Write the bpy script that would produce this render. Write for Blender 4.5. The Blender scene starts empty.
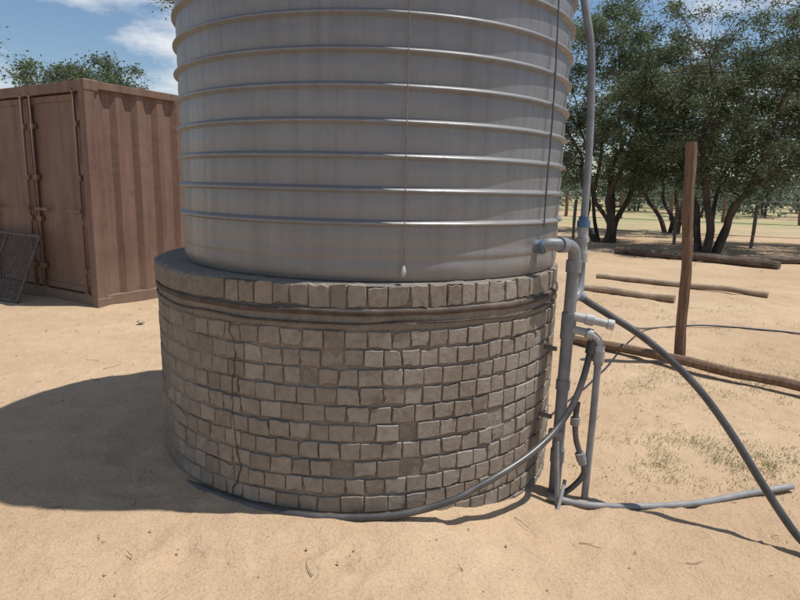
import bpy, math, random
import numpy as np
from mathutils import Vector, Matrix, noise

random.seed(7); np.random.seed(7)
sc = bpy.context.scene
sc.view_settings.view_transform='Standard'
sc.view_settings.look='None'
sc.view_settings.exposure=0
COL = sc.collection

# ------------------------------------------------------------ helpers
def ss(a,b,t):
    t=max(0.0,min(1.0,(t-a)/(b-a))); return t*t*(3-2*t)
def gz(x,y):
    return -0.14*ss(0.0,0.9,x)*(1-ss(4.5,9,y))

def mesh_obj(name, verts, faces, mat=None, parent=None, smooth=False):
    me=bpy.data.meshes.new(name); me.from_pydata([tuple(v) for v in verts],[],faces); me.update()
    if smooth:
        me.polygons.foreach_set('use_smooth',[True]*len(me.polygons))
    o=bpy.data.objects.new(name,me); COL.objects.link(o)
    if mat:
        for m in (mat if isinstance(mat,(list,tuple)) else [mat]): me.materials.append(m)
    if parent: o.parent=parent
    return o
def empty(name, loc=(0,0,0)):
    o=bpy.data.objects.new(name,None); COL.objects.link(o); o.empty_display_size=0.1; return o

def spline(pts, sub=8):
    P=[Vector(p) for p in pts]
    if len(P)<3:
        return [P[0].lerp(P[-1],i/sub) for i in range(sub+1)]
    Q=[P[0]*2-P[1]]+P+[P[-1]*2-P[-2]]
    out=[]
    for i in range(1,len(Q)-2):
        for k in range(sub):
            t=k/sub; a,b,c,d=Q[i-1],Q[i],Q[i+1],Q[i+2]
            out.append(0.5*((2*b)+(c-a)*t+(2*a-5*b+4*c-d)*t*t+(3*b-a-3*c+d)*t**3))
    out.append(P[-1]); return out

def tube_data(path, rad, sides=10, V=None, F=None, cap=True):
    if V is None: V=[];F=[]
    n=len(path); base=len(V)
    up=None
    for i,p in enumerate(path):
        a=path[max(i-1,0)]; b=path[min(i+1,n-1)]
        t=(b-a).normalized()
        if up is None:
            up=Vector((0,0,1)) if abs(t.z)<0.9 else Vector((1,0,0))
            up=(up-t*up.dot(t)).normalized()
        else:
            up=(up-t*up.dot(t))
            up = up.normalized() if up.length>1e-6 else Vector((1,0,0))
        s=t.cross(up)
        r=rad[i] if isinstance(rad,(list,tuple)) else rad
        for k in range(sides):
            an=2*math.pi*k/sides
            V.append(p+(up*math.cos(an)+s*math.sin(an))*r)
    for i in range(n-1):
        for k in range(sides):
            k2=(k+1)%sides
            F.append((base+i*sides+k,base+i*sides+k2,base+(i+1)*sides+k2,base+(i+1)*sides+k))
    if cap:
        F.append(tuple(base+k for k in range(sides))[::-1])
        F.append(tuple(base+(n-1)*sides+k for k in range(sides)))
    return V,F
def tube(name, pts, r, mat, parent=None, sub=8, sides=14, curved=True):
    path=spline(pts,sub) if curved else [Vector(p) for p in pts]
    V,F=tube_data(path,r,sides)
    return mesh_obj(name,V,F,mat,parent,smooth=True)
def multi_tube(name, segs, mat, parent=None, sides=16):
    V=[];F=[]
    for pts,r in segs:
        tube_data([Vector(p) for p in pts],r,sides,V,F)
    o=mesh_obj(name,V,F,mat,parent,smooth=True)
    md=o.modifiers.new('es','EDGE_SPLIT'); md.split_angle=math.radians(40)
    return o

def boxes(name, lst, mat, parent=None, bevel=0.0, M=None):
    V=[];F=[]
    for b in lst:
        c=Vector(b[:3]); s=b[3:6]; R=b[6] if len(b)>6 else Matrix.Identity(3)
        base=len(V)
        for dx in(-.5,.5):
            for dy in(-.5,.5):
                for dz in(-.5,.5):
                    v=c+R@Vector((dx*s[0],dy*s[1],dz*s[2]))
                    V.append(M@v if M else v)
        for f in [(0,1,3,2),(4,6,7,5),(0,4,5,1),(2,3,7,6),(0,2,6,4),(1,5,7,3)]:
            F.append(tuple(base+i for i in f))
    o=mesh_obj(name,V,F,mat,parent)
    if bevel>0:
        m=o.modifiers.new('bev','BEVEL'); m.width=bevel; m.segments=2; m.limit_method='ANGLE'
    return o

# ------------------------------------------------------------ materials
def newmat(name):
    m=bpy.data.materials.new(name); m.use_nodes=True
    nt=m.node_tree; b=nt.nodes['Principled BSDF']
    return m,nt,b
def N(nt,t,**kw):
    n=nt.nodes.new(t)
    for k,v in kw.items(): setattr(n,k,v)
    return n
def coords(nt, scale=(1,1,1)):
    tc=N(nt,'ShaderNodeTexCoord'); mp=N(nt,'ShaderNodeMapping'); mp.inputs['Scale'].default_value=scale
    nt.links.new(tc.outputs['Object'],mp.inputs['Vector']); return mp.outputs['Vector']
def noise_n(nt, vec, scale, detail=3, rough=.6):
    n=N(nt,'ShaderNodeTexNoise'); n.inputs['Scale'].default_value=scale; n.inputs['Detail'].default_value=detail
    n.inputs['Roughness'].default_value=rough; nt.links.new(vec,n.inputs['Vector']); return n.outputs['Fac']
def ramp(nt, fac, stops):
    r=N(nt,'ShaderNodeValToRGB'); nt.links.new(fac,r.inputs['Fac'])
    e=r.color_ramp.elements
    while len(e)<len(stops): e.new(0.5)
    for i,(p,c) in enumerate(stops):
        e[i].position=p; e[i].color=(*c,1) if len(c)==3 else c
    return r.outputs['Color']
def mix(nt, fac, a, b, mode='MIX'):
    m=N(nt,'ShaderNodeMix',data_type='RGBA',blend_type=mode)
    def put(s,v):
        if isinstance(v,(tuple,list)): s.default_value=(*v,1) if len(v)==3 else v
        elif isinstance(v,(int,float)): s.default_value=v
        else: nt.links.new(v,s)
    put(m.inputs['Factor'],fac); put(m.inputs[6],a); put(m.inputs[7],b)
    return m.outputs[2]
def bump(nt,b,h,strength=.3,dist=.01,prev=None):
    n=N(nt,'ShaderNodeBump'); n.inputs['Strength'].default_value=strength; n.inputs['Distance'].default_value=dist
    nt.links.new(h,n.inputs['Height'])
    if prev: nt.links.new(prev,n.inputs['Normal'])
    nt.links.new(n.outputs['Normal'],b.inputs['Normal']); return n.outputs['Normal']
def simple(name, c1, c2, scale=8, rough=.7, bs=.2, bd=.004, stretch=(1,1,1), bscale=None, metal=0, spec=.4):
    m,nt,b=newmat(name); v=coords(nt,stretch)
    f=noise_n(nt,v,scale)
    nt.links.new(ramp(nt,f,[(.32,c1),(.68,c2)]),b.inputs['Base Color'])
    b.inputs['Roughness'].default_value=rough; b.inputs['Metallic'].default_value=metal
    b.inputs['Specular IOR Level'].default_value=spec
    bump(nt,b,noise_n(nt,v,bscale or scale*5,2),bs,bd)
    return m

def mat_sand():
    m,nt,b=newmat('sand'); v=coords(nt)
    big=noise_n(nt,v,.6,3); med=noise_n(nt,v,6,5,.65); fine=noise_n(nt,v,80,3,.7)
    c=ramp(nt,big,[(.3,(.435,.308,.195)),(.7,(.53,.395,.262))])
    c=mix(nt,.5,c,ramp(nt,med,[(.3,(.80,.78,.76)),(.6,(1,1,1)),(.8,(1.1,1.1,1.1))]),'MULTIPLY')
    c=mix(nt,.7,c,ramp(nt,fine,[(.28,(.68,.64,.60)),(.5,(1,1,1)),(.75,(1.12,1.12,1.12))]),'MULTIPLY')
    sep=N(nt,'ShaderNodeSeparateXYZ'); nt.links.new(v,sep.inputs[0])
    far=N(nt,'ShaderNodeMapRange'); nt.links.new(sep.outputs['Y'],far.inputs[0]); far.inputs[1].default_value=19; far.inputs[2].default_value=32
    gfac=N(nt,'ShaderNodeMath',operation='MULTIPLY'); nt.links.new(far.outputs[0],gfac.inputs[0])
    nt.links.new(ramp(nt,noise_n(nt,coords(nt,(.35,1,1)),.35,4),[(.40,(0,0,0)),(.55,(.9,.9,.9))]),gfac.inputs[1])
    c=mix(nt,gfac.outputs[0],c,(.29,.30,.15))
    nt.links.new(c,b.inputs['Base Color']); b.inputs['Roughness'].default_value=.95
    b.inputs['Specular IOR Level'].default_value=.1
    p=bump(nt,b,med,.6,.06); bump(nt,b,fine,.6,.012,p)
    return m
SAND=mat_sand()

def mat_brick():
    m,nt,b=newmat('cement_brick'); v=coords(nt)
    g=N(nt,'ShaderNodeNewGeometry')
    c=ramp(nt,g.outputs['Random Per Island'],[(0,(.245,.21,.172)),(.3,(.275,.238,.198)),(.75,(.30,.262,.22)),(1,(.335,.298,.255))])
    f1=noise_n(nt,v,30,5,.7)
    c=mix(nt,.75,c,ramp(nt,f1,[(.3,(.68,.65,.62)),(.55,(1,1,1)),(.8,(1.15,1.15,1.15))]),'MULTIPLY')
    big=ramp(nt,noise_n(nt,coords(nt,(1,1,.6)),2.6,4),[(.35,(.76,.72,.68)),(.6,(1.05,1.05,1.05))])
    c=mix(nt,.8,c,big,'MULTIPLY')
    nt.links.new(c,b.inputs['Base Color']); b.inputs['Roughness'].default_value=.92; b.inputs['Specular IOR Level'].default_value=.2
    p=bump(nt,b,f1,.45,.012); bump(nt,b,noise_n(nt,v,170,3,.7),.6,.004,p)
    return m
BRICK=mat_brick()
def mat_mortar(name,ca,cb):
    m,nt,b=newmat(name); v=coords(nt)
    f=noise_n(nt,v,14,6,.75)
    c=ramp(nt,f,[(.3,ca),(.7,cb)])
    f2=noise_n(nt,v,90,3,.7)
    c=mix(nt,.7,c,ramp(nt,f2,[(.35,(.7,.68,.65)),(.6,(1,1,1))]),'MULTIPLY')
    nt.links.new(c,b.inputs['Base Color']); b.inputs['Roughness'].default_value=.95; b.inputs['Specular IOR Level'].default_value=.15
    p=bump(nt,b,f,.9,.03); bump(nt,b,f2,.5,.005,p)
    return m
MORTAR=mat_mortar('mortar',(.235,.20,.165),(.32,.28,.235))
MORTAR2=mat_mortar('mortar_smooth',(.225,.195,.165),(.315,.28,.24))

def mat_tank():
    m,nt,b=newmat('grey_plastic'); v=coords(nt)
    c=ramp(nt,noise_n(nt,v,1.6,3),[(.3,(.168,.174,.188)),(.7,(.212,.218,.232))])
    st=noise_n(nt,coords(nt,(14,14,.6)),1.5,5,.65)
    c=mix(nt,.85,c,ramp(nt,st,[(.3,(.76,.74,.72)),(.5,(1,1,1)),(.75,(1.10,1.10,1.10))]),'MULTIPLY')
    dirt=noise_n(nt,v,7,6,.75)
    c=mix(nt,mix(nt,.6,(0,0,0),ramp(nt,dirt,[(.5,(0,0,0)),(.72,(.6,.6,.6))])),c,(.15,.128,.106))
    sep=N(nt,'ShaderNodeSeparateXYZ'); nt.links.new(v,sep.inputs[0])
    mr=N(nt,'ShaderNodeMapRange'); nt.links.new(sep.outputs['Z'],mr.inputs[0])
    mr.inputs[1].default_value=1.38; mr.inputs[2].default_value=1.05; mr.inputs[4].default_value=.5
    c=mix(nt,mr.outputs[0],c,(.21,.18,.15))
    g=N(nt,'ShaderNodeNewGeometry'); s2=N(nt,'ShaderNodeSeparateXYZ'); nt.links.new(g.outputs['True Normal'],s2.inputs[0])
    du=N(nt,'ShaderNodeMapRange'); nt.links.new(s2.outputs['Z'],du.inputs[0]); du.inputs[1].default_value=.2; du.inputs[2].default_value=.8; du.inputs[4].default_value=.7
    c=mix(nt,du.outputs[0],c,(.19,.18,.17))
    nt.links.new(c,b.inputs['Base Color'])
    nt.links.new(ramp(nt,st,[(.3,(.50,.50,.50)),(.7,(.34,.34,.34))]),b.inputs['Roughness'])
    b.inputs['Specular IOR Level'].default_value=.8
    p=bump(nt,b,noise_n(nt,coords(nt,(1,1,2.5)),3,2),.3,.02); bump(nt,b,noise_n(nt,v,90,3),.12,.003,p)
    return m
TANK=mat_tank()
PIPE=simple('grey_pvc',(.16,.17,.185),(.24,.25,.265),12,.45,.1)
PIPEL=simple('pale_pvc',(.31,.31,.30),(.43,.43,.42),14,.5,.1)
PIPED=simple('old_poly_pipe',(.19,.19,.195),(.29,.285,.28),9,.6,.15)
BLACK=simple('black_hose',(.035,.035,.038),(.10,.092,.085),7,.38,.1,spec=.6)
BLUE=simple('blue_fitting',(.05,.11,.21),(.10,.18,.30),20,.5,.1)
RUST=simple('rusty_strap',(.05,.037,.03),(.11,.078,.06),14,.8,.4)
CRACK=simple('crack_dark',(.05,.038,.03),(.10,.078,.062),14,.9,.4)  # plain dark tone for the crack line
CORD=simple('cord',(.16,.12,.09),(.26,.21,.17),30,.9)
STREAK=simple('grey_streak',(.075,.078,.085),(.13,.13,.135),10,.6)  # dark grey for the added streak tube on the tank side
LEAD=simple('lead_weight',(.35,.34,.32),(.5,.48,.45),30,.5)
WOOD=simple('weathered_wood',(.13,.08,.05),(.24,.155,.10),5,.85,.6,.01,stretch=(9,9,1))
WOODL=simple('dry_timber',(.26,.19,.13),(.40,.31,.22),6,.9,.5,.008)
LOGM=simple('dark_log',(.07,.05,.04),(.16,.12,.09),5,.9,.7,.02)
BARK=simple('bark',(.05,.04,.033),(.12,.095,.075),7,.95,.9,.03,stretch=(1,1,.4))
STEEL=simple('fence_steel',(.13,.11,.09),(.22,.19,.16),10,.7)
GATEM=simple('dark_mesh_steel',(.07,.06,.06),(.14,.12,.11),12,.7)
STONE=simple('stone',(.25,.18,.12),(.46,.36,.27),30,.95)
TWIG=simple('twig',(.16,.11,.07),(.30,.22,.15),20,.9)

def mat_container():
    m,nt,b=newmat('container_paint'); v=coords(nt)
    c=ramp(nt,noise_n(nt,v,1.8,4,.65),[(.3,(.155,.088,.062)),(.7,(.205,.124,.090))])
    st=noise_n(nt,coords(nt,(9,9,.7)),1.2,5,.7)
    c=mix(nt,.9,c,ramp(nt,st,[(.3,(.64,.60,.57)),(.55,(1,1,1)),(.8,(1.15,1.15,1.15))]),'MULTIPLY')
    c=mix(nt,ramp(nt,noise_n(nt,v,7,6,.8),[(.58,(0,0,0)),(.70,(.75,.75,.75))]),c,(.085,.048,.033))
    sep=N(nt,'ShaderNodeSeparateXYZ'); nt.links.new(v,sep.inputs[0])
    mr=N(nt,'ShaderNodeMapRange'); nt.links.new(sep.outputs['Z'],mr.inputs[0])
    mr.inputs[1].default_value=.55; mr.inputs[2].default_value=0; mr.inputs[4].default_value=.45
    c=mix(nt,mr.outputs[0],c,(.25,.18,.125))
    nt.links.new(c,b.inputs['Base Color']); b.inputs['Roughness'].default_value=.65
    bump(nt,b,noise_n(nt,v,5,3),.25,.03); return m
CONT=mat_container()

def mat_leaf(name,stops,trans=.35):
    m=bpy.data.materials.new(name); m.use_nodes=True; nt=m.node_tree
    for n in list(nt.nodes):
        if n.type!='OUTPUT_MATERIAL': nt.nodes.remove(n)
    out=[n for n in nt.nodes if n.type=='OUTPUT_MATERIAL'][0]
    g=N(nt,'ShaderNodeNewGeometry'); c=ramp(nt,g.outputs['Random Per Island'],stops)
    d=N(nt,'ShaderNodeBsdfDiffuse'); t=N(nt,'ShaderNodeBsdfTranslucent'); ms=N(nt,'ShaderNodeMixShader'); ms.inputs[0].default_value=trans
    nt.links.new(c,d.inputs[0]); nt.links.new(c,t.inputs[0]); nt.links.new(d.outputs[0],ms.inputs[1]); nt.links.new(t.outputs[0],ms.inputs[2])
    nt.links.new(ms.outputs[0],out.inputs[0]); return m
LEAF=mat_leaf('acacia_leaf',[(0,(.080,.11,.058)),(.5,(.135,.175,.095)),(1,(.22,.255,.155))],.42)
LEAFD=mat_leaf('distant_haze_leaf',[(0,(.12,.165,.13)),(.5,(.17,.215,.165)),(1,(.23,.26,.20))])  # aerial haze put into the colour: paler, bluer than the near leaves
GRASS=mat_leaf('grass_blade',[(0,(.16,.18,.07)),(.6,(.24,.25,.11)),(1,(.38,.33,.18))],.3)

# ------------------------------------------------------------ ground
FP=[]
rf=random.Random(3)
for i in range(170):
    y=1.3+9*rf.random()**1.4; x=rf.uniform(-.9,.95)*y
    FP.append((x,y,rf.uniform(0,6.28),rf.uniform(.7,1.1)))
def foot(x,y):
    h=0
    for (fx,fy,fa,s) in FP:
        dx=x-fx; dy=y-fy
        if abs(dx)<.35 and abs(dy)<.35:
            u=(dx*math.cos(fa)+dy*math.sin(fa))/(.14*s); v=(-dx*math.sin(fa)+dy*math.cos(fa))/(.055*s)
            r=u*u+v*v
            h+= -.012*math.exp(-r*r)+.007*math.exp(-((math.sqrt(r)-1.45)/.35)**2)
    return h
def make_ground():
    n=340; V=[];F=[]
    ts=[-1+2*i/n for i in range(n+1)]
    w=lambda t: 5.0*t+45*t**3*abs(t)+550*t**9
    xs=[w(t)+0.3 for t in ts]; ys=[w(t)+3.2 for t in ts]
    for y in ys:
        for x in xs:
            d=math.hypot(x-.2,y-3.5)
            z=gz(x,y)
            a=0.02/(1+max(0,d-6)*.02)
            z+=a*noise.noise(Vector((x*.9,y*.9,0)))
            if d<14: z+=.012*noise.noise(Vector((x*3.2,y*3.2,5)))
            if d<9: z+=.009*noise.noise(Vector((x*9,y*9,9)))+foot(x,y)
            rr=math.hypot(x+.24,y-3.64)
            if rr<1.6: z+=0.02*math.exp(-((rr-1.16)/.12)**2)
            if y>40: z+=.15*noise.noise(Vector((x*.05,y*.05,2)))
            V.append((x,y,z))
    m=n+1
    for j in range(n):
        for i in range(n):
            F.append((j*m+i,j*m+i+1,(j+1)*m+i+1,(j+1)*m+i))
    return mesh_obj('sandy_ground',V,F,SAND,smooth=True)
make_ground()

# ------------------------------------------------------------ plinth
CX,CY,RP=-0.24,3.64,1.157
plinth=empty('brick_tank_stand')
def leftness(a):
    return ss(.25,.85,-math.cos(a))
def lathe(name, prof, cx, cy, seg, mat, parent, jit=0, smooth=True, es=None, lf=0):
    V=[];F=[]
    for (r,z) in prof:
        for k in range(seg):
            a=2*math.pi*k/seg
            rr=r+lf*leftness(a)
            if jit: rr+=jit*noise.noise(Vector((math.cos(a)*6,math.sin(a)*6,z*9)))+jit*.6*noise.noise(Vector((math.cos(a)*18,math.sin(a)*18,z*25)))
            V.append((cx+rr*math.cos(a),cy+rr*math.sin(a),z))
    for i in range(len(prof)-1):
        for k in range(seg):
            k2=(k+1)%seg
            F.append((i*seg+k,i*seg+k2,(i+1)*seg+k2,(i+1)*seg+k))
    F.append(tuple((len(prof)-1)*seg+k for k in range(seg)))
    o=mesh_obj(name,V,F,mat,parent,smooth)
    if es:
        md=o.modifiers.new('es','EDGE_SPLIT'); md.split_angle=math.radians(es)
    return o
prof=[(RP-.0050,-.35+.02*i) for i in range(int(1.24/.02)+1)]
lathe('mortar_core',prof,CX,CY,400,MORTAR,plinth,jit=.007,lf=.004)
lathe('mortar_band',[(RP-.02,.868)]+[(RP+.001,.872+.0125*i) for i in range(8)]+[(RP-.02,.968)],CX,CY,300,MORTAR2,plinth,jit=.007)
lathe('coping_mortar',[(RP-.03,.962)]+[(RP-.008,.965+.0115*i) for i in range(9)]+[(RP-.03,1.066)],CX,CY,400,MORTAR2,plinth,jit=.007,lf=.020)
V=[];F=[];seg=240;rings=14
for j in range(rings+1):
    r=RP-.006-(j/rings)*.35
    for k in range(seg):
        a=2*math.pi*k/seg
        z=1.064+.012*noise.noise(Vector((r*9*math.cos(a),r*9*math.sin(a),3)))+.006*noise.noise(Vector((r*30*math.cos(a),r*30*math.sin(a),3)))
        rr=r+(.014*leftness(a) if j==0 else 0)
        V.append((CX+rr*math.cos(a),CY+rr*math.sin(a),z-(.007 if j==0 else 0)))
for j in range(rings):
    for k in range(seg):
        k2=(k+1)%seg
        F.append((j*seg+k,j*seg+k2,(j+1)*seg+k2,(j+1)*seg+k))
F.append(tuple(rings*seg+k for k in range(seg)))
mesh_obj('screed_top',V,F,MORTAR2,plinth,smooth=True)

def brick(V,F,a,z,w,h,proud,depth=.05,jit=.004,chip=None,bev=.003):
    er=Vector((math.cos(a),math.sin(a),0)); et=Vector((-math.sin(a),math.cos(a),0)); ez=Vector((0,0,1))
    er2=(er+ez*random.gauss(0,.012)+et*random.gauss(0,.010)).normalized()
    c=Vector((CX,CY,z))+er*(RP+proud)
    base=len(V); b=bev
    G=[(-1,-1),(-.33,-1),(.33,-1),(1,-1),(1,-.2),(1,.5),(1,1),(.33,1),(-.33,1),(-1,1),(-1,.3),(-1,-.4)]
    n=len(G)
    lay=[(-depth,0),(-b,0),(0,b)]
    off=[et*random.gauss(0,jit*.3)+ez*random.gauss(0,jit*.5) for _ in G]
    cut=[random.uniform(.003,.012) if (chip and min((su-cx)**2+(sv-cy)**2 for cx,cy in chip)<.6) else 0 for su,sv in G]
    for li,(dr,ins) in enumerate(lay):
        for gi,(su,sv) in enumerate(G):
            cc=0 if li==0 else cut[gi]
            back=-cc if li==1 else -cc*.15
            V.append(c+er2*(dr+back)+et*(su*(w/2-ins-cc*.6))+ez*(sv*(h/2-ins-cc*.6))+(off[gi] if li else Vector()))
    for l in range(2):
        for k in range(n):
            k2=(k+1)%n
            F.append((base+l*n+k,base+l*n+k2,base+(l+1)*n+k2,base+(l+1)*n+k))
    V.append(c)
    for k in range(n):
        F.append((base+2*n+k,base+2*n+(k+1)%n,base+3*n))
V=[];F=[]
corners=[[(-1,-1)],[(1,-1)],[(1,1)],[(-1,1)],[(-1,-1),(0,-1),(1,-1)],[(1,-1),(.3,-1)],[(-1,-1),(-.3,-1)]]
rowh=.0845
nr=13
for row in range(nr):
    z=.868-rowh*(row+.5)
    n=77+random.randint(-2,3); a=random.uniform(0,6.28)
    ws=[random.uniform(.86,1.13) for _ in range(n)]; tot=sum(ws)
    for w in ws:
        da=2*math.pi*w/tot; am=a+da/2
        pr=.0050-.003*leftness(am)+random.gauss(0,.0016)
        if random.random()<.035: pr-=.010
        zz=z+.007*noise.noise(Vector((math.cos(am)*3,math.sin(am)*3,row)))+random.gauss(0,.0012)
        brick(V,F,am,zz,da*RP-random.uniform(.003,.007),rowh-random.uniform(.009,.015),pr,chip=random.choice(corners) if random.random()<.5 else None)
        a+=da
n=84; a=.03
ws=[random.uniform(.8,1.2) for _ in range(n)]; tot=sum(ws)
for w in ws:
    da=2*math.pi*w/tot; am=a+da/2
    brick(V,F,am,1.013+random.gauss(0,.002),da*RP-random.uniform(.004,.010),.093+random.gauss(0,.005),.001+random.gauss(0,.002),depth=.06,jit=.006,chip=random.choice(corners) if random.random()<.6 else None)
    a+=da
mesh_obj('bricks',V,F,BRICK,plinth)
def ring(name,r,z,rad,mat,parent,sq=1,wob=.003):
    P=[]
    for k in range(241):
        a=2*math.pi*k/240
        P.append(Vector((CX+(r)*math.cos(a),CY+(r)*math.sin(a),z+wob*noise.noise(Vector((math.cos(a)*4,math.sin(a)*4,z*5))))))
    V,F=tube_data(P,rad,8)
    for v in V: v.z = z+(v.z-z)*sq
    return mesh_obj(name,V,F,mat,parent,smooth=True)
ring('steel_strap',RP+.007,.945,.0055,RUST,plinth,sq=2.4)
ring('steel_strap_lower',RP+.006,.898,.0035,RUST,plinth,sq=1.3,wob=.012)
P=[];z=.87
ac=math.radians(250-6)
while z>.0:
    P.append(Vector((CX+(RP+.0062)*math.cos(ac),CY+(RP+.0062)*math.sin(ac),z)))
    z-=random.uniform(.015,.045); ac+=random.gauss(0,.010)
Vc,Fc=tube_data(P,[random.uniform(.0014,.0034) for _ in P],6)
mesh_obj('wall_crack',Vc,Fc,CRACK,plinth)

# ------------------------------------------------------------ tank
TX,TY,RT=-0.17,3.61,1.064
tank=empty('water_tank')
prof=[(RT-.03,1.062),(RT-.008,1.070),(RT,1.085)]
zs=[1.185]+[1.32+.1385*i for i in range(16)]
for i,zr in enumerate(zs):
    big = i>0
    o = .024 if big else .004
    hgt=.014 if big else .03
    zlow=zr-hgt/2
    steps=5; z0=prof[-1][1]
    for s in range(1,steps+1):
        t=s/(steps+1); prof.append((RT+.005*math.sin(math.pi*t),z0+(zlow-.008-z0)*t))
    prof+= [(RT+.001,zlow-.008),(RT+o*.55,zlow-.002),(RT+o,zlow+.003),(RT+o,zlow+hgt*.6),(RT+o*.8,zlow+hgt),(RT+.002,zlow+hgt+.008)]
zt=prof[-1][1]
prof+=[(RT,zt+.06),(RT-.02,zt+.10),(RT-.12,zt+.16),(RT-.45,zt+.27),(RT-.75,zt+.33),(.24,zt+.34),(.24,zt+.42),(.21,zt+.44)]
lathe('tank_body',prof,TX,TY,256,TANK,tank,smooth=True,es=35)
cx=.012; cyy=TY-math.sqrt((RT+.032)**2-(cx-TX)**2)
tube('level_cord',[(cx-.0,cyy+.0,zt+.10),(cx-.003,cyy,2.4),(cx,cyy,1.14)],.0022,CORD,tank,sub=10,sides=6)
multi_tube('cord_bob',[([(cx,cyy,1.145),(cx,cyy,1.135),(cx,cyy,1.118),(cx,cyy,1.105),(cx,cyy,1.098)],[.003,.008,.011,.009,.003])],LEAD,tank)
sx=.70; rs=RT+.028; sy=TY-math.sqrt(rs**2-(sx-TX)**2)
tube('side_streak',[(sx-.04,sy-.015,zt+.08),(sx-.01,sy-.004,2.4),(sx,sy,1.9),(sx-.006,sy-.002,1.5),(sx-.006,sy-.002,1.3)],.0042,STREAK,tank,sides=8)  # added thin tube standing in for a dark vertical streak, not a real cable

# ------------------------------------------------------------ pipework
pw=empty('water_pipework')
o0=Vector((.64,2.955,1.205)); rad=(o0-Vector((TX,TY,1.205))).normalized()
multi_tube('tank_outlet',[([o0-rad*.05,o0+rad*.015],.045),([o0+rad*.015,o0+rad*.03],.036),([o0+rad*.03,o0+rad*.075],.030)],PIPE,pw)
q=o0+rad*.06
elbow=[q,q+Vector((.03,.0,.012)),Vector((.78,2.93,1.215)),Vector((.84,2.985,1.205)),Vector((.872,3.02,1.17)),Vector((.877,3.03,1.11))]
tube('elbow_bend',elbow,.031,PIPE,pw,sub=8,sides=18)
multi_tube('elbow_collar',[([(.770,2.92,1.215),(.800,2.945,1.213)],.038),([(.877,3.03,1.13),(.877,3.03,1.07)],.039)],PIPE,pw)
multi_tube('blue_collar',[([q+rad*-.010,q+rad*.008],.036)],BLUE,pw)
vp=[(.877,3.03,1.12),(.872,3.025,.8),(.865,3.015,.4),(.858,3.0,-.16)]
tube('down_pipe',vp,.031,PIPE,pw,sides=18)
multi_tube('pipe_couplings',[([(.873,3.026,.86),(.872,3.026,.72)],.038),([(.867,3.02,.50),(.866,3.018,.45)],.037),([(.861,3.005,.12),(.861,3.005,.05)],.037)],PIPE,pw)
br=[]
for zz in (.67,.30):
    ang=math.atan2(3.02-CY,.868-CX)
    e=Vector((math.cos(ang),math.sin(ang),0)); w=Vector((CX,CY,zz))+e*(RP-.01)
    br.append(([w+Vector((0,-.03,0)),w+e*.06+Vector((-.0,-.045,0))],.012))
multi_tube('wall_brackets',br,STEEL,pw)
tube('riser_pipe',[(.945,3.14,1.08),(.945,3.145,1.3),(.952,3.17,1.6),(.950,3.2,1.93),(.925,3.2,2.2),(.875,3.2,2.42),(.83,3.22,2.8),(.82,3.25,3.3),(.74,3.27,3.70),(.62,3.3,3.85),(.5,3.35,3.84)],.019,PIPE,pw,sides=14)
multi_tube('riser_fitting',[([(.945,3.14,1.11),(.945,3.14,1.16)],.034),([(.945,3.14,1.16),(.945,3.14,1.215)],.027),([(.945,3.14,1.215),(.945,3.14,1.235)],.033),([(.945,3.14,1.235),(.945,3.143,1.29)],.027)],PIPEL,pw)
multi_tube('riser_blue_nut',[([(.945,3.143,1.29),(.945,3.145,1.325)],.034),([(.945,3.145,1.325),(.946,3.146,1.345)],.027)],BLUE,pw)
tube('riser_link',[(.945,3.14,1.12),(.945,3.13,1.02),(.93,3.09,.95),(.88,3.04,.92)],.024,PIPE,pw,sides=14)
multi_tube('upper_branch',[([(.872,3.02,.845),(.95,3.0,.835)],.024),([(.95,3.0,.835),(.99,2.99,.828)],.030),([(.99,2.99,.828),(1.06,2.975,.815)],.021),([(1.055,2.976,.816),(1.085,2.97,.811)],.027)],PIPEL,pw)
tube('lower_branch',[(.872,3.02,.775),(.93,2.995,.77),(.985,2.98,.755),(1.018,2.972,.72),(1.022,2.97,.66)],.021,PIPEL,pw)
multi_tube('branch_collars',[([(.955,2.985,.765),(.985,2.98,.757)],.028),([(1.021,2.971,.705),(1.022,2.97,.675)],.028)],PIPEL,pw)
multi_tube('branch_nut',[([(1.022,2.97,.675),(1.023,2.969,.62)],.030),([(1.023,2.969,.62),(1.023,2.968,.60)],.024)],PIPED,pw)
tube('branch_down_pipe',[(1.022,2.968,.62),(1.018,2.96,.3),(1.006,2.95,-.16)],.018,PIPED,pw)
tube('foot_hose',[(.935,2.97,.40),(.925,2.95,.30),(.935,2.94,.2),(.965,2.93,.11),(.985,2.93,.02),(.93,2.93,-.06),(.86,2.93,-.11)],.015,BLACK,pw)
multi_tube('foot_nuts',[([(.955,2.93,.135),(.968,2.93,.095)],.026),([(.968,2.93,.095),(.975,2.93,.075)],.022),([(.925,2.952,.32),(.924,2.951,.28)],.024)],PIPED,pw)
multi_tube('foot_stays',[([(.825,2.91,.20),(.845,2.88,-.15)],.013),([(.89,2.93,-.02),(.82,2.80,-.16)],.010),([(.80,2.95,.24),(.86,2.97,.22)],.02)],PIPED,pw)

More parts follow.
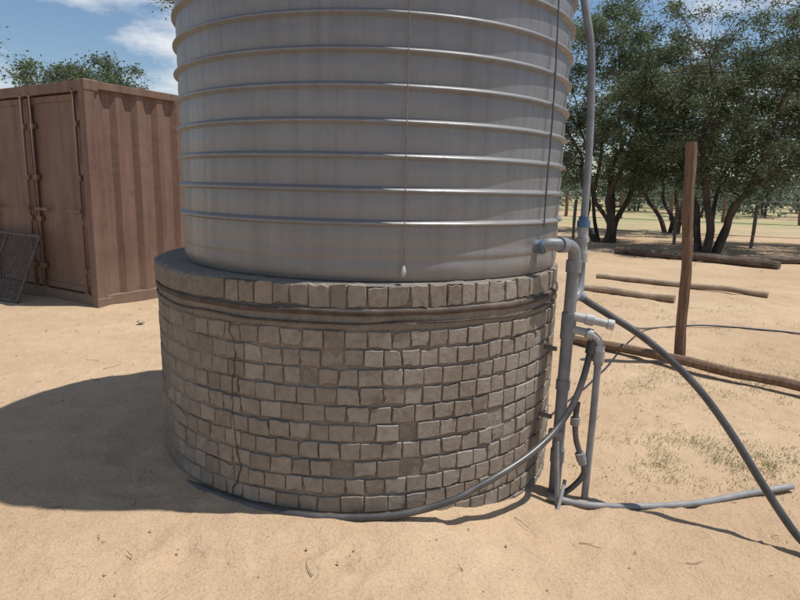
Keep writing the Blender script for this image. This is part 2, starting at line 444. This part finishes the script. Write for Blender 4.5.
hose=empty('black_garden_hose')
pts=[(.985,2.975,.71),(.955,2.955,.56),(.90,2.90,.435),(.835,2.85,.35),(.753,2.78,.285),(.63,2.685,.225),(.485,2.59,.175),(.36,2.53,.13),(.246,2.485,.09),(.02,2.448,.04),(-.2,2.445,.022),(-.42,2.46,.02),(-.62,2.515,.02),(-.8,2.60,.02),(-.95,2.70,.010),(-1.08,2.80,-.005),(-1.2,2.93,-.03)]
tube('hose_body',pts,.0165,BLACK,hose)
multi_tube('hose_coupling',[([(.985,2.975,.725),(.975,2.968,.66)],.024)],BLACK,hose)
hose2=empty('black_supply_hose')
tube('hose_body',[(.90,3.1,.97),(.97,3.08,.915),(1.09,3.05,.845),(1.235,3.0,.758),(1.37,2.93,.65),(1.498,2.85,.518),(1.62,2.76,.345),(1.728,2.65,.149),(1.80,2.57,.02),(1.86,2.49,-.07),(1.93,2.38,-.115),(2.02,2.2,-.125),(2.1,1.9,-.125)],.0185,BLACK,hose2)
multi_tube('hose_coupling',[([(.90,3.1,.97),(.96,3.084,.925)],.025)],PIPE,hose2)
cp=[(.93,3.12,.98),(1.1,3.5,.84),(1.5,4.3,.60),(2.0,5.2,.33),(2.5,6.2,.07)]+[(x,y,gz(x,y)+.016) for x,y in [(2.9,6.75),(3.6,6.95),(4.3,6.8),(4.9,6.6),(6.5,6.4),(9,7.3)]]
tube('thin_cable',cp,.011,BLACK)
tube('ground_pipe',[(.80,2.90,-.10),(1.0,2.87,-.125),(1.3,2.87,-.125),(1.6,2.92,-.125),(1.9,3.02,-.122),(2.2,3.09,-.105)],.017,PIPED)

# ------------------------------------------------------------ post, timbers
def rough_log(name,a,b,r,mat,sides=10,seg=16,amp=.15,sq=1.0,parent=None):
    a=Vector(a);b=Vector(b); P=[a.lerp(b,i/seg) for i in range(seg+1)]
    P=[p+Vector((noise.noise(p*1.3),noise.noise(p*1.3+Vector((5,5,5))),noise.noise(p*1.7+Vector((9,1,1)))))*r*.5 for p in P]
    V,F=tube_data(P,[r*(1+amp*noise.noise(Vector((i*.5,r*10,a.x)))) for i in range(seg+1)],sides)
    for i,v in enumerate(V):
        c=P[i//sides]; V[i]=c+(v-c)*(1+.12*noise.noise(v*14))
    return mesh_obj(name,V,F,mat,parent)
rough_log('wooden_post',(2.72,5.60,-.4),(2.605,5.60,1.93),.050,WOOD,sides=8,seg=24,amp=.12)
rough_log('timber_pole',(1.75,6.2,-.04),(3.9,4.25,-.08),.045,WOOD)
rough_log('timber_pole',(3.44,10.4,.05),(5.44,8.74,.05),.045,WOODL)
rough_log('timber_pole',(2.6,9.2,.04),(3.82,8.20,.04),.05,WOODL)
rough_log('fallen_log',(5.3,14.8,.08),(7.81,12.34,.07),.095,LOGM,amp=.3)
rough_log('fallen_log',(7.3,13.6,.08),(10.5,13.2,.07),.09,LOGM,amp=.3)

fence=empty('wire_fence')
fp=[(3,20.5),(5.5,19.3),(8.1,17.9),(10.0,17.2),(12.6,16.4),(15.5,15.6),(19,14.6)]
for i,(x,y) in enumerate(fp):
    rough_log('post_%d'%i,(x,y,-.2),(x+random.gauss(0,.03),y,1.22),.05,STEEL,sides=7,seg=8,parent=fence)
V=[];F=[]
for hz in (.35,.7,1.05):
    tube_data([Vector((x,y-.05,hz)) for x,y in fp],.008,5,V,F)
mesh_obj('wires',V,F,STEEL,fence)
fence2=empty('wire_fence')
fp=[(-30,46),(-20,44),(-10,42),(0,40),(4,39),(7,38),(10,37),(13,36),(15.5,35),(18,34),(21.2,32.3),(24,31.6),(27,31),(34,30)]
for i,(x,y) in enumerate(fp):
    rough_log('post_%d'%i,(x,y,-.2),(x,y,2.3 if i==10 else 1.5),.10,WOOD,sides=7,seg=8,parent=fence2)
V=[];F=[]
for hz in (.4,.8,1.2):
    tube_data([Vector((x,y-.1,hz)) for x,y in fp],.015,5,V,F)
mesh_obj('wires',V,F,STEEL,fence2)

# ------------------------------------------------------------ container
cont=empty('shipping_container')
th=math.radians(31)
ux=Vector((-math.cos(th),math.sin(th),0)); uy=Vector((math.sin(th),math.cos(th),0))
cor=Vector((-3.53,6.88,0.0))
MC=Matrix((( ux.x,uy.x,0,cor.x),(ux.y,uy.y,0,cor.y),(0,0,1,0),(0,0,0,1)))
W,L,H=2.44,6.06,2.57; zb=-.01
fr=[(.06,.06,zb+H/2,.12,.12,H),(W-.06,.06,zb+H/2,.12,.12,H),(.06,L-.06,zb+H/2,.12,.12,H),(W-.06,L-.06,zb+H/2,.12,.12,H),
 (W/2,.05,zb+.07,W-.244,.098,.14),(W/2,.05,zb+H-.06,W-.244,.098,.115),
 (W/2,L-.05,zb+.07,W-.244,.098,.14),(W/2,L-.05,zb+H-.06,W-.244,.098,.115),
 (.05,L/2,zb+.07,.098,L-.244,.14),(.05,L/2,zb+H-.045,.098,L-.244,.085),
 (W-.05,L/2,zb+.07,.098,L-.244,.14),(W-.05,L/2,zb+H-.045,.098,L-.244,.085)]
boxes('frame',fr,CONT,cont,bevel=.006,M=MC)
cc=[]
for x in(.085,W-.085):
    for y in(.085,L-.085):
        for z in(zb+.055,zb+H-.055): cc.append((x,y,z,.182,.182,.124))
boxes('corner_castings',cc,CONT,cont,bevel=.012,M=MC)
def corr(length,z0,z1,fn):
    V=[];F=[];pts=[];p=0;pitch=.278;d=.045
    while p<length:
        for (q,o) in [(0,0),(.072,0),(.140,d),(.212,d)]:
            if p+q<=length: pts.append((p+q,o))
        p+=pitch
    pts.append((length,0))
    for (s,o) in pts:
        for z in(z0,z1): V.append(MC@Vector(fn(s,o,z)))
    for i in range(len(pts)-1): F.append((2*i,2*i+2,2*i+3,2*i+1))
    return V,F
for nm,fn,ln in [('side_wall',lambda s,o,z:(.022+o,.12+s,z),L-.24),('side_wall_far',lambda s,o,z:(W-.022-o,.12+s,z),L-.24),('end_wall',lambda s,o,z:(.12+s,L-.022-o,z),W-.24)]:
    V,F=corr(ln,zb+.14,zb+H-.085,fn); mesh_obj(nm,V,F,CONT,cont)
boxes('roof',[(W/2,L/2,zb+H-.02,W-.2,L-.2,.02)],CONT,cont,M=MC)
dr=[];ww=(W-.244)/2
for k in(0,1):
    x0=.122+k*ww; xc=x0+ww/2
    dr.append((xc,.075,zb+.14+(H-.26)/2,ww-.02,.03,H-.275))
    for zz in (zb+.19,zb+H-.17): dr.append((xc,.052,zz,ww-.03,.02,.07))
    for xx in (x0+.045,x0+ww-.045): dr.append((xx,.052,zb+H/2,.06,.022,H-.44))
boxes('doors',dr,CONT,cont,bevel=.004,M=MC)
V=[];F=[]
lr=[]
for k in(0,1):
    x0=.122+k*ww
    for xx in (x0+.10, x0+ww-.10):
        lr.append(xx); tube_data([MC@Vector((xx,.012,zb+.10)),MC@Vector((xx,.012,zb+H-.08))],.017,10,V,F)
mesh_obj('locking_rods',V,F,CONT,cont,smooth=True)
lb=[]
for xx in lr:
    for zz in (.13,.42,1.0,1.5,2.1,H-.1): lb.append((xx,.022,zb+zz,.085,.04,.06))
    lb.append((xx+(.11 if lr.index(xx)%2==0 else -.11),-.012,zb+1.12,.26,.018,.035))
boxes('rod_keepers_and_handles',lb,CONT,cont,bevel=.004,M=MC)
hg=[]
for xx in (.125,W-.125):
    for zz in(.4,1.0,1.6,2.2): hg.append((xx,.025,zb+zz,.09,.035,.12))
boxes('hinges',hg,CONT,cont,bevel=.006,M=MC)

rack=empty('mesh_gate_panel')
V=[];F=[]
def rp(s,h):
    lean=.38
    return MC@Vector((.95+s, -.42+h*lean*1.05, .02+h*.93))
Wp,Hp=1.5,.82
for a,b in [((0,0),(Wp,0)),((Wp,0),(Wp,Hp)),((Wp,Hp),(0,Hp)),((0,Hp),(0,0)),((Wp/2,0),(Wp/2,Hp))]:
    tube_data([rp(*a),rp(*b)],.018,8,V,F)
k=-Hp
while k<Wp:
    for sgn in (1,-1):
        a=[k,0] if sgn>0 else [k+Hp,0]; b=[k+Hp,Hp] if sgn>0 else [k,Hp]
        def clip(p,q):
            p=p[:]
            if p[0]<0: t=(0-p[0])/(q[0]-p[0]); p=[0,p[1]+(q[1]-p[1])*t]
            if p[0]>Wp: t=(Wp-p[0])/(q[0]-p[0]); p=[Wp,p[1]+(q[1]-p[1])*t]
            return p
        a2,b2=clip(a,b),clip(b,a)
        if abs(a2[1]-b2[1])>.02: tube_data([rp(*a2),rp(*b2)],.006,5,V,F)
    k+=.075
mesh_obj('lattice',V,F,GATEM,rack)

# ------------------------------------------------------------ trees
def leaves_mesh(name,cent,mat,parent,size,droop=0.3):
    n=len(cent); c=np.asarray(cent)
    a=np.random.normal(size=(n,3)); a[:,2]=a[:,2]*.6-droop; a/=np.linalg.norm(a,axis=1)[:,None]
    b=np.random.normal(size=(n,3)); b-= (a*b).sum(1)[:,None]*a; b/=np.linalg.norm(b,axis=1)[:,None]
    s=size*np.random.uniform(.6,1.4,size=(n,1))
    v=np.empty((n,4,3)); v[:,0]=c; v[:,1]=c+a*s*.5+b*s*.20; v[:,2]=c+a*s; v[:,3]=c+a*s*.5-b*s*.20
    me=bpy.data.meshes.new(name); me.vertices.add(n*4); me.vertices.foreach_set('co',v.reshape(-1).astype(np.float32))
    me.loops.add(n*4); me.loops.foreach_set('vertex_index',np.arange(n*4,dtype=np.int32))
    me.polygons.add(n); me.polygons.foreach_set('loop_start',np.arange(0,n*4,4,dtype=np.int32)); me.polygons.foreach_set('loop_total',np.full(n,4,dtype=np.int32))
    me.update(); me.validate(); me.materials.append(mat)
    o=bpy.data.objects.new(name,me); COL.objects.link(o); o.parent=parent; return o

def tree(base,crown,radii,seed,nstem=5,nclump=200,lpc=170,leaf=.08,name='acacia_tree',stem_r=.10,spread=.55,hang=.5,gap=-.12):
    rnd=random.Random(seed); np.random.seed(seed)
    par=empty(name); V=[];F=[]
    base=Vector(base); cr=Vector(crown); rx,ry,rz=radii
    stems=[]
    for s in range(nstem):
        an=2*math.pi*(s+rnd.uniform(-.3,.3))/nstem
        e=cr+Vector((math.cos(an)*rx*spread*rnd.uniform(.7,1.2),math.sin(an)*ry*spread*rnd.uniform(.7,1.2),rz*rnd.uniform(.0,.55)))
        b0=base+Vector((math.cos(an)*.2,math.sin(an)*.2,-.15))
        pts=[b0]
        for i in range(1,8):
            t=i/7; p=b0.lerp(e,t); out=math.sin(math.pi*t)*.25
            p+=Vector((rnd.gauss(0,.12),rnd.gauss(0,.12),out*.5)); pts.append(p)
        path=spline(pts,4); r0=stem_r*rnd.uniform(.6,1.15)
        tube_data(path,[r0*(1-.85*i/len(path)) for i in range(len(path))],9,V,F)
        stems+= [(p,r0*(1-.85*i/len(path))) for i,p in enumerate(path) if i>len(path)*.22]
    cents=[]
    for c in range(nclump):
        while True:
            d=Vector((rnd.gauss(0,1),rnd.gauss(0,1),rnd.gauss(0,1))).normalized(); r=rnd.uniform(.2,1)**.55
            p=cr+Vector((d.x*rx*r,d.y*ry*r,d.z*rz*r))
            f=1+.4*noise.noise(Vector((d.x*2+seed,d.y*2,d.z*2)))
            p=cr+(p-cr)*f
            if p.z<base.z+1.5: continue
            if noise.noise(p*.75+Vector((seed*3,0,0)))<gap: continue
            break
        best=min(stems,key=lambda q:(q[0]-p).length+ (1.5 if q[0].z>p.z+.3 else 0))
        mid=best[0].lerp(p,.5)+Vector((rnd.gauss(0,.12),rnd.gauss(0,.12),rnd.uniform(0,.25)))
        path=spline([best[0],mid,p],4); rr=min(best[1]*.5,.03)
        tube_data(path,[rr*(1-.8*i/len(path)) for i in range(len(path))],5,V,F,cap=False)
        R=rnd.uniform(.28,.60)
        n=int(lpc*rnd.uniform(.5,1.4))
        ns=9
        for k in range(ns):
            dd=np.random.normal(size=3); dd/=np.linalg.norm(dd); dd*=R*np.random.uniform(.5,1.6); dd[2]=dd[2]*.5-hang*np.random.uniform(0,.25)
            m=n//ns; t=np.random.uniform(.15,1,size=(m,1))
            cents.append(np.array(p)+dd*t+np.random.normal(size=(m,3))*(.05+.08*t)+np.array([0,0,-.25*hang])*t*t)
            e=Vector(np.array(p)+dd+np.array([0,0,-.25*hang]))
            tube_data([Vector(p),Vector(p).lerp(e,.5)+Vector((0,0,.03)),e],[.007,.005,.003],3,V,F,cap=False)
    mesh_obj('trunk_and_branches',V,F,BARK,par,smooth=True)
    leaves_mesh('foliage',np.concatenate(cents),LEAF,par,leaf)
    return par
tree((6.2,18.2,0),(6.1,18.2,4.1),(2.9,2.4,2.8),11,nstem=6,nclump=270,lpc=210,leaf=.085,gap=-.3)
tree((8.05,15.8,0),(8.4,15.9,3.9),(2.9,2.4,2.5),23,nstem=5,nclump=280,lpc=210,leaf=.08,spread=.6,gap=-.25)
tree((12.6,17.5,0),(12.2,17.5,4.0),(3.0,2.6,2.7),37,nstem=5,nclump=240,lpc=190,gap=-.25)
tree((10.3,23.0,0),(10.0,23.0,4.2),(3.6,2.6,3.0),41,nstem=4,nclump=170,leaf=.12,lpc=130)
tree((4.6,25.0,0),(4.6,25.0,4.0),(3.0,2.6,2.8),53,nstem=4,nclump=130,leaf=.12,lpc=120)
tree((-3.0,15.5,0),(-3.2,15.5,6.5),(2.6,2.0,1.6),61,nstem=3,nclump=80)
tree((-12.0,23.0,0),(-11.7,23.0,4.5),(2.3,2.0,1.35),71,nstem=4,nclump=170,leaf=.12,lpc=180,gap=-.6)
tree((-13.4,14.8,0),(-11.9,14.8,5.0),(2.2,2.0,1.1),83,nstem=3,nclump=60)

par=empty('distant_trees'); cents=[];V=[];F=[]
rnd=random.Random(5); np.random.seed(5)
for i in range(200):
    y=rnd.uniform(40,100); x=rnd.uniform(-1.1,1.25)*y
    h=rnd.uniform(2.6,5.5); w=h*rnd.uniform(.55,.9)
    tube_data([Vector((x,y,-.2)),Vector((x+rnd.gauss(0,.2),y,h*.4)),Vector((x+rnd.gauss(0,.5),y,h*.7))],[.10,.08,.05],5,V,F)
    for c in range(26):
        d=np.random.normal(size=3); d/=np.linalg.norm(d); p=np.array([x,y,h*.50])+d*np.array([w,w,h*.45])*np.random.uniform(.3,1)
        cents.append(p+np.random.normal(size=(22,3))*np.array([.5,.5,.3]))
mesh_obj('trunks',V,F,BARK,par)
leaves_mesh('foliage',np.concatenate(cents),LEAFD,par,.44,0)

# ------------------------------------------------------------ small ground stuff
V=[];F=[]
rnd=random.Random(9)
for i in range(1500):
    u=rnd.random(); y=1.2+10*u*u; x=rnd.uniform(-.9,.95)*y+.1
    if math.hypot(x-CX,y-CY)<RP+.03: continue
    s=abs(rnd.gauss(0,.004))+.0025
    if rnd.random()<.02: s*=2.5
    c=Vector((x,y,gz(x,y)+s*.3)); b=len(V)
    for dx,dy,dz in [(1,0,0),(0,1,0),(-1,0,0),(0,-1,0),(0,0,.7),(0,0,-.7)]:
        V.append(c+Vector((dx*s*rnd.uniform(.6,1.5),dy*s*rnd.uniform(.6,1.5),dz*s)))
    for f in [(0,1,4),(1,2,4),(2,3,4),(3,0,4),(1,0,5),(2,1,5),(3,2,5),(0,3,5)]: F.append(tuple(b+k for k in f))
mesh_obj('pebbles',V,F,STONE)
V=[];F=[]
for i in range(150):
    y=1.5+9*rnd.random()**1.6; x=rnd.uniform(-.85,.95)*y
    if math.hypot(x-CX,y-CY)<RP+.08: continue
    an=rnd.uniform(0,6.28); L=rnd.uniform(.03,.12) if i>5 else rnd.uniform(.15,.3)
    P=[]; p=Vector((x,y,gz(x,y)+.008))
    for k in range(5):
        P.append(p.copy()); an+=rnd.gauss(0,.35); p=p+Vector((math.cos(an),math.sin(an),0))*L/4; p.z=gz(p.x,p.y)+.006+rnd.uniform(0,.008)
    tube_data(P,[.002,.0019,.0017,.0013,.001],5,V,F)
mesh_obj('dry_twigs',V,F,TWIG)
V=[];F=[]
def tuft(x,y,n,h,sp):
    for k in range(n):
        bx=x+rnd.gauss(0,sp); by=y+rnd.gauss(0,sp); z=gz(bx,by)-.004
        an=rnd.uniform(0,6.28); l=h*rnd.uniform(.5,1.3); lean=rnd.uniform(.4,1.6)
        d=Vector((math.cos(an),math.sin(an),0)); w=Vector((-d.y,d.x,0))*.0018
        p=Vector((bx,by,z)); q=p+d*l*lean*.5+Vector((0,0,l*.7)); e=p+d*l*lean+Vector((0,0,l*.8))
        b=len(V); V.extend([p-w,p+w,q+w*.8,q-w*.8,e]); F.append((b,b+1,b+2,b+3)); F.append((b+3,b+2,b+4))
def patch(x,y,rx,ry,nt,h=.016):
    for i in range(nt):
        a=x+rnd.gauss(0,rx); c=y+rnd.gauss(0,ry)
        if noise.noise(Vector((a*3,c*3,1)))<-.15: continue
        if math.hypot(a-CX,c-CY)<RP+.06: continue
        tuft(a,c,rnd.randint(3,8),h,.04)
patch(1.85,3.55,.32,.2,360); patch(2.4,3.4,.32,.22,320); patch(2.4,5.0,.5,.25,360,.020); patch(1.5,3.2,.3,.2,60)
patch(3.4,5.2,.7,.5,300,.026); patch(3,7.5,1.4,.9,240,.032); patch(1.9,2.3,.3,.3,40); patch(2.7,4.2,.5,.4,180)
patch(8,16,1.5,1.2,160,.10); patch(-4.2,7.2,.8,.4,30,.04)
mesh_obj('grass',V,F,GRASS)

# ------------------------------------------------------------ sun, sky, camera
el=math.radians(68.5); sd=Vector((1.0,.03,0)).normalized()*math.cos(el)+Vector((0,0,math.sin(el)))
sl=bpy.data.lights.new('sun','SUN'); sl.energy=4.8; sl.angle=math.radians(.5); sl.color=(1,.96,.90)
so=bpy.data.objects.new('sun',sl); COL.objects.link(so); so.rotation_euler=(-sd).to_track_quat('-Z','Y').to_euler(); so.location=(5,0,10)
w=bpy.data.worlds.new('World'); sc.world=w; w.use_nodes=True; nt=w.node_tree
bg=nt.nodes['Background']
sky=N(nt,'ShaderNodeTexSky'); sky.sky_type='NISHITA'; sky.sun_disc=False; sky.sun_elevation=el; sky.sun_rotation=math.atan2(sd.x,sd.y)
sky.air_density=1.15; sky.dust_density=.2; sky.ozone_density=4
tc=N(nt,'ShaderNodeTexCoord'); mp=N(nt,'ShaderNodeMapping'); mp.inputs['Scale'].default_value=(1,1,2.6); mp.inputs['Location'].default_value=(.35,.1,.0)
nt.links.new(tc.outputs['Generated'],mp.inputs[0])
cl=noise_n(nt,mp.outputs[0],4.2,6,.58)
cf=ramp(nt,cl,[(.50,(0,0,0)),(.66,(.9,.9,.9))])
nt.links.new(mix(nt,cf,sky.outputs[0],(8.5,8.7,9.0)),bg.inputs['Color']); bg.inputs['Strength'].default_value=.10

cd=bpy.data.cameras.new('camera'); co=bpy.data.objects.new('camera',cd); COL.objects.link(co)
cd.sensor_width=36; cd.lens=27; cd.clip_end=2000; cd.clip_start=.05
Rm=Matrix.Rotation(math.radians(90-10.6),4,'X')@Matrix.Rotation(math.radians(1.4),4,'Z')
co.matrix_world=Matrix.Translation((0,0,1.47))@Rm
sc.camera=co
